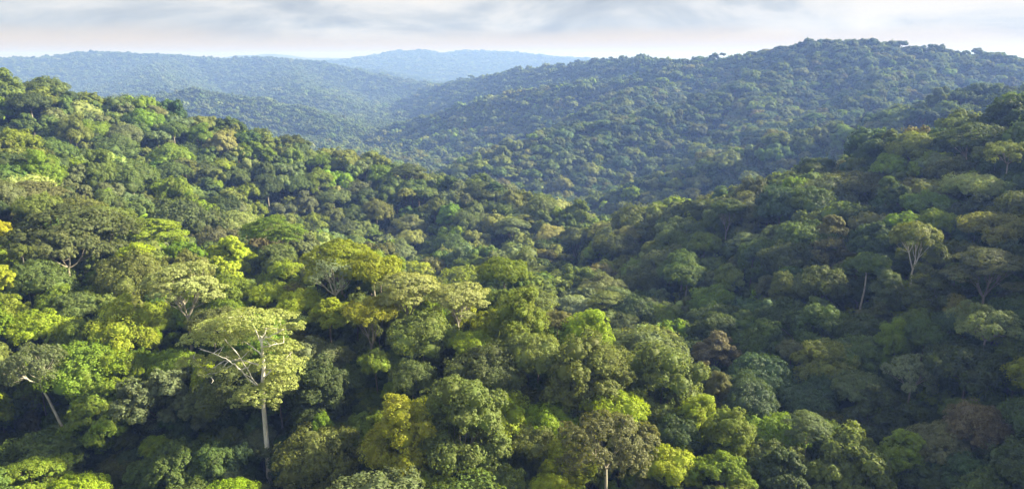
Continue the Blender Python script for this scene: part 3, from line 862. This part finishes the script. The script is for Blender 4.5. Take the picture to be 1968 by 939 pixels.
# ------------------------------------------------------------------ the big white-stemmed emergent
def main_tree():
    g = np.random.default_rng(5)
    root = empty('emergent_tree', MAIN.tolist())
    root['label'] = 'giant emergent with tall white trunk and wide pale olive layered crown'
    root['category'] = 'tree'; root['group'] = 'trees of the rainforest slopes'
    px0, py0, dep0 = project(MAIN[None])
    px0, py0, dep0 = float(px0[0]), float(py0[0]), float(dep0[0])
    def loc(px, py, dy=0.0):
        """local point whose picture lies at this pixel, dy metres behind the stem"""
        d = ray(px, py); Y = MAIN[1] + dy
        p = np.array([0, 0, CAM_Z]) + d * (Y / d[1])
        return p - MAIN
    mpx = dep0 / FPX * 0.93
    # trunk
    tr = Geo()
    P = [loc(518, 955), loc(517, 915), loc(514, 870), loc(510, 820), loc(506, 775), loc(505, 735), loc(507, 700), loc(504, 670), loc(502, 645)]
    P[0][2] = min(P[0][2], -1.0); P = np.array(P)
    tr.tube(P, [0.9, 0.64, 0.55, 0.50, 0.46, 0.42, 0.35, 0.28, 0.20], 12)
    BK = (0.84, 0.82, 0.76, 1.0)
    trunk = part('trunk', tr.mesh('main_trunk', M_BARK, True), root, color=BK)
    pads = [  # px, py, width px, behind
        (470, 606, 120, 1.5), (530, 604, 84, 3.5), (415, 622, 90, 2.5), (380, 648, 80, 1.0), (368, 690, 66, 0.5), (430, 648, 80, 0.5), (470, 640, 90, 4.0), (556, 628, 58, 0.5), (520, 636, 66, 5.0),
        (545, 660, 74, 1.5), (560, 690, 60, -1.0), (535, 690, 80, -3.5), (455, 676, 62, 0.5), (420, 684, 70, 3.0), (398, 712, 56, -2.0), (480, 700, 70, 4.5), (432, 706, 50, -2.5), (540, 726, 66, 1.0),
        (520, 745, 66, -2.0), (488, 752, 76, -3.0), (460, 768, 54, -1.0), (525, 775, 44, 1.0), (548, 752, 40, 2.5), (500, 772, 54, 2.0), (490, 618, 80, -1.0), (440, 610, 70, 4.0), (548, 705, 84, 3.0), (536, 735, 78, -1.5), (514, 762, 70, -3.5), (556, 668, 60, 4.0), (572, 622, 44, 0.5)]
    C, Rr = [], []
    for (px, py, w, dy) in pads:
        c = loc(px, py, dy); r = w / 2 * mpx * 1.0
        # each pad: a cluster of small flat clumps
        m = max(5, int(r * r * 0.62))
        a = np.arange(m) * 2.4 + g.random() * 6; q = r * 0.80 * np.sqrt((np.arange(m) + .5) / m)
        for j in range(m):
            rr = r * g.uniform(0.24, 0.36)
            C.append(c + np.array([q[j] * math.cos(a[j]), q[j] * math.sin(a[j]) * 0.85, -0.28 * q[j] ** 2 / r + g.uniform(-.35, .25)])); Rr.append(np.array([rr, rr, rr * (0.38 if py < 735 else 0.8)]))
    cg = Geo()
    clump_leaves(cg, C, Rr, g, 0.29, 10, 34, zmin=-0.1, core=None, flat=0.6, puff=0.5)
    part('crown', cg.mesh('main_crown', M_LEAF), root, color=(0.235, 0.265, 0.090, 1.0))
    limbs = [([(505, 740), (480, 728), (458, 704), (440, 690), (415, 676), (385, 668)], [-.3, -1.5, -3, -3.5, -2.5, -.5], .28),
             ([(505, 748), (492, 735), (475, 705), (455, 672), (432, 648)], [-.3, -1, -2.2, -2.6, -2.4], .25),
             ([(507, 722), (522, 707), (545, 688), (562, 684)], [-.3, -1.5, -3.4, -2.4], .26),
             ([(502, 650), (520, 642), (540, 632), (562, 627)], [0, .5, 1, .5], .26),
             ([(502, 655), (492, 630), (478, 612), (465, 604)], [0, 1, 1.5, 1.5], .24),
             ([(504, 680), (480, 660), (450, 640), (415, 622)], [0, 2, 3, 2.5], .26),
             ([(506, 700), (470, 690), (430, 690), (398, 710), (372, 692)], [0, -1, 0, -1, 0], .24),
             ([(503, 648), (515, 625), (530, 606)], [0, 2, 3.5], .22),
             ([(506, 760), (520, 752), (545, 730)], [0, 0, 1], .2),
             ([(506, 765), (490, 760), (465, 768)], [0, -1, -1.5], .2),
             ([(440, 690), (420, 712), (398, 716)], [-3, -3, -2], .16),
             ([(503, 665), (520, 660), (545, 655)], [0, -1, 1], .2)]
    for pts, dys, r0 in limbs:
        lg = Geo()
        P = np.array([loc(px, py + 3, dy) for (px, py), dy in zip(pts, dys)])
        # finer sampling with a little wander
        t = np.linspace(0, len(P) - 1, 3 * len(P)); Q = np.stack([np.interp(t, np.arange(len(P)), P[:, k]) for k in range(3)], -1)
        Q[1:-1] += g.normal(0, 0.10, Q[1:-1].shape)
        lg.tube(Q, np.linspace(r0 * 0.66, 0.06, len(Q)), 7)
        for b in range(5):
            i0 = int(g.integers(len(Q) // 3, len(Q)))
            e = Q[i0] + g.normal(0, 1, 3) * np.array([2.2, 2.2, 0.4]) + np.array([0, 0, 1.3])
            lg.tube(bent(Q[i0], e, g, 4, .1), np.linspace(0.10, 0.03, 4), 4)
        part('limb', lg.mesh('limb', M_BARK, True), trunk, color=BK)
    return root
main_tree()

# ------------------------------------------------------------------ the rest of the forest: one mass
LOD_PROTO = []
pc = bpy.data.collections.new('forest_models')       # never linked to the scene; the forest draws from it
def proto(kind, seed, lod):
    crown, trunk, depth = make_kind(kind, seed, lod, M_LEAF_F, M_BARK_F)
    if trunk is not None:
        # join the stem to the crown as a second material
        g = Geo()
        n = len(crown.vertices); V = np.empty(n * 3, np.float32); crown.vertices.foreach_get('co', V)
        n2 = len(trunk.vertices); V2 = np.empty(n2 * 3, np.float32); trunk.vertices.foreach_get('co', V2)
        def polys(m):
            l = np.empty(len(m.loops), np.int32); m.loops.foreach_get('vertex_index', l)
            s = np.empty(len(m.polygons), np.int32); m.polygons.foreach_get('loop_total', s)
            return l, s
        l1, s1 = polys(crown); l2, s2 = polys(trunk)
        me = mesh_from('forest_model', np.concatenate([V, V2]).reshape(-1, 3), np.concatenate([s1, s2]), np.concatenate([l1, l2 + n]), M_LEAF_F, True)
        me.materials.append(M_BARK_F)
        me.polygons.foreach_set('material_index', np.concatenate([np.zeros(len(s1), np.int32), np.ones(len(s2), np.int32)]))
    else:
        me = crown
    o = bpy.data.objects.new(f'forest_model_{len(LOD_PROTO):02d}', me)
    pc.objects.link(o); LOD_PROTO.append((kind, lod, depth))
    return len(LOD_PROTO) - 1
MIDX = {}
for kind, n in (('dome', 4), ('broad', 2), ('lobed', 3), ('tall', 2), ('umbrella', 1), ('airy', 1), ('cone', 1)):
    MIDX[kind] = [proto(kind, 500 + 31 * i + len(kind), 'mid') for i in range(n)]
LIDX = [proto(k, 900 + i, 'lo') for i, k in enumerate(('dome', 'dome', 'broad', 'lobed', 'tall'))]

HIDX = {k: [proto(k, 1300 + 13 * i + len(k), 'hi') for i in range(n)] for k, n in (('dome', 2), ('tall', 1), ('lobed', 1))}   # for those close to the camera
pts, scl, rots, idxs, tints = [], [], [], [], []
def add_pt(x, y, z, s, sz, rz, i, c):
    pts.append((x, y, z)); scl.append((s * tg_.uniform(.82, 1.16), s * tg_.uniform(.82, 1.16), sz)); rots.append((0, 0, rz)); idxs.append(i); tints.append(c)
for t in rest:
    opts = MIDX[t['kind']] if t['dep'] > 210 else HIDX.get(t['kind'], HIDX['dome'])
    i = opts[int(tg_.integers(len(opts)))]
    depth = LOD_PROTO[i][2]; s = t['R'] / CAN_R
    sz = min(s, t['H'] / (depth * 1.15))
    add_pt(t['x'], t['y'], t['z'] + t['H'] - depth * sz, s, sz, tg_.uniform(0, 6.28), i, colour_of(t['col'], tg_))
# undergrowth between the near stems
und = []
for c in range(9000):
    y = 560 * math.sqrt(tg_.uniform((75 / 560) ** 2, 1)); x = tg_.uniform(-0.85, 0.85) * (y + 20)
    und.append((x, y))
und = np.array(und); uz = height(und[:, 0], und[:, 1])
for (x, y), z in zip(und, uz):
    if math.hypot(x - MAIN[0], y - MAIN[1]) < 2.5 or (y < MAIN[1] and abs(x - MAIN[0] * y / MAIN[1]) < 4.5): continue
    s = tg_.uniform(0.25, 0.55); kind = 'dome' if tg_.random() < .6 else 'tall'
    opts = MIDX[kind] if y > 180 else HIDX[kind]
    i = opts[int(tg_.integers(len(opts)))]
    add_pt(x, y, z + tg_.uniform(-1.5, 6.0), s, s, tg_.uniform(0, 6.28), i, colour_of(['deep green', 'mid green', 'blue green', 'dark olive'][int(tg_.integers(4))], tg_))
# far slopes
def visible_mask(x, y, z, drop):
    """keep what a look from the camera (and a little beside it) can meet: running maximum of elevation along each bearing"""
    az = np.arctan2(x, y); el = (z - CAM_Z) / np.hypot(x, y); d = np.hypot(x, y)
    nb = 900; lim = R_(44)
    azb = (np.arange(nb) + .5) / nb * 2 * lim - lim
    dd = np.concatenate([np.arange(60, 900, 8), np.arange(900, 3000, 20), np.arange(3000, 8500, 60)]).astype(float)
    AX = np.sin(azb)[:, None] * dd; AY = np.cos(azb)[:, None] * dd
    E = (height(AX, AY) + 8 - CAM_Z) / dd
    M = np.maximum.accumulate(E, axis=1)
    bi = np.clip(((az + lim) / (2 * lim) * nb).astype(int), 0, nb - 1)
    di = np.clip(np.searchsorted(dd, d - 25) - 1, 0, len(dd) - 1)
    return (np.abs(az) < lim) & (el + drop / d > M[bi, di])
def far_band(y0, y1, step, smul, use_mid, half=0.80):
    ys = np.arange(y0, y1, step)
    P = []
    for y in ys:
        n = int(2 * half * y / step)
        x = (np.arange(n) + 0.5) / n * 2 * half * y - half * y
        P.append(np.stack([x, np.full(n, y)], -1))
    P = np.concatenate(P) + tg_.uniform(-0.5, 0.5, (sum(len(p) for p in P), 2)) * step * 1.1
    z = height(P[:, 0], P[:, 1])
    vis = visible_mask(P[:, 0], P[:, 1], z, 34.0)
    P, z = P[vis], z[vis]
    kinds = list(MIDX)
    for (x, y), zg in zip(P, z):
        R = np.clip(tg_.lognormal(math.log(7.3), 0.40), 3.2, 15) * smul
        H = (14 + 1.2 * R / smul + tg_.normal(0, 3.5))
        if tg_.random() < 0.03: H += 7
        if use_mid:
            kind = pick(KMIX, tg_.random()); i = MIDX[kind][int(tg_.integers(len(MIDX[kind])))]
        else:
            i = LIDX[int(tg_.integers(len(LIDX)))]
        depth = LOD_PROTO[i][2]; s = R / CAN_R; sz = s / smul ** 0.5
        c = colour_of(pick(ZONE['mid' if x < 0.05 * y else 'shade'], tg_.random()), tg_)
        if y > 1900:  # shade of the far hills put into the leaf colour, specks evened out
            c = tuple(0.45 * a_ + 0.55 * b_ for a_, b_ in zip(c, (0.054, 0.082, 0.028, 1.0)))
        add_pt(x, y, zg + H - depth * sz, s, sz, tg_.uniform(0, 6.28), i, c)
        if y < 6000 and tg_.random() < 0.6:          # lower storey, so that no daylight shows under the crowns on a crest
            add_pt(x + tg_.uniform(-6, 6), y + tg_.uniform(-6, 6), zg - 1.0, s * 0.9, s * 0.9, 0.0, LIDX[int(tg_.integers(len(LIDX)))], c)
far_band(NEAR_Y - 3, 1600, 9.8, 1.0, True)
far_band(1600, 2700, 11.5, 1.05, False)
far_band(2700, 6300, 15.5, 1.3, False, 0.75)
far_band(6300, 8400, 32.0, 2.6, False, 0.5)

fm = bpy.data.meshes.new('forest')
n = len(pts)
fm.vertices.add(n); fm.vertices.foreach_set('co', np.asarray(pts, np.float32).ravel())
for nm, ty_, dat, key in (('scl', 'FLOAT_VECTOR', scl, 'vector'), ('rot', 'FLOAT_VECTOR', rots, 'vector'), ('pick', 'INT', idxs, 'value'), ('tint', 'FLOAT_COLOR', tints, 'color')):
    at = fm.attributes.new(nm, ty_, 'POINT')
    at.data.foreach_set(key, np.asarray(dat, np.int32 if ty_ == 'INT' else np.float32).ravel())
fm.update()
forest = bpy.data.objects.new('forest', fm); COL.objects.link(forest)
forest['kind'] = 'stuff'; forest['label'] = 'dense rainforest canopy covering every hillside'; forest['category'] = 'forest'
ng = bpy.data.node_groups.new('forest_scatter', 'GeometryNodeTree')
ng.interface.new_socket('Geometry', in_out='INPUT', socket_type='NodeSocketGeometry')
ng.interface.new_socket('Geometry', in_out='OUTPUT', socket_type='NodeSocketGeometry')
gi = ng.nodes.new('NodeGroupInput'); go = ng.nodes.new('NodeGroupOutput')
ci = ng.nodes.new('GeometryNodeCollectionInfo'); ci.inputs['Collection'].default_value = pc
ci.inputs['Separate Children'].default_value = True; ci.inputs['Reset Children'].default_value = True
iop = ng.nodes.new('GeometryNodeInstanceOnPoints'); iop.inputs['Pick Instance'].default_value = True
def na(nm, ty_):
    a = ng.nodes.new('GeometryNodeInputNamedAttribute'); a.data_type = ty_; a.inputs['Name'].default_value = nm
    return a.outputs['Attribute']
ng.links.new(gi.outputs[0], iop.inputs['Points'])
ng.links.new(ci.outputs[0], iop.inputs['Instance'])
ng.links.new(na('pick', 'INT'), iop.inputs['Instance Index'])
ng.links.new(na('rot', 'FLOAT_VECTOR'), iop.inputs['Rotation'])
ng.links.new(na('scl', 'FLOAT_VECTOR'), iop.inputs['Scale'])
ng.links.new(iop.outputs[0], go.inputs[0])
md = forest.modifiers.new('scatter', 'NODES'); md.node_group = ng

# ------------------------------------------------------------------ haze
HX0, HX1, HY0, HY1, HZ0, HZ1 = -11000, 11000, -900, 12200, float(GZ.min()) - 1.0, CAM_Z + 75
hv = [(x, y, z) for z in (HZ0, HZ1) for y in (HY0, HY1) for x in (HX0, HX1)]
hf = [(0, 2, 3, 1), (4, 5, 7, 6), (0, 1, 5, 4), (2, 6, 7, 3), (0, 4, 6, 2), (1, 3, 7, 5)]
m_h, nt = nodes_of('haze_air')
o_ = nt.nodes.new('ShaderNodeOutputMaterial'); pv = nt.nodes.new('ShaderNodeVolumePrincipled')
pv.inputs['Color'].default_value = (0.24, 0.40, 1.0, 1)
pv.inputs['Absorption Color'].default_value = (0.62, 0.62, 0.62, 1)
pv.inputs['Density'].default_value = 0.00019
pv.inputs['Anisotropy'].default_value = 0.15
nt.links.new(pv.outputs[0], o_.inputs['Volume'])
hm = bpy.data.meshes.new('haze'); hm.from_pydata(hv, [], hf); hm.materials.append(m_h)
haze = bpy.data.objects.new('haze', hm); COL.objects.link(haze)
haze['kind'] = 'stuff'; haze['label'] = 'pale blue haze filling the valley'; haze['category'] = 'haze'
print('trees', len(trees), 'singles', len(singles), 'forest points', n)
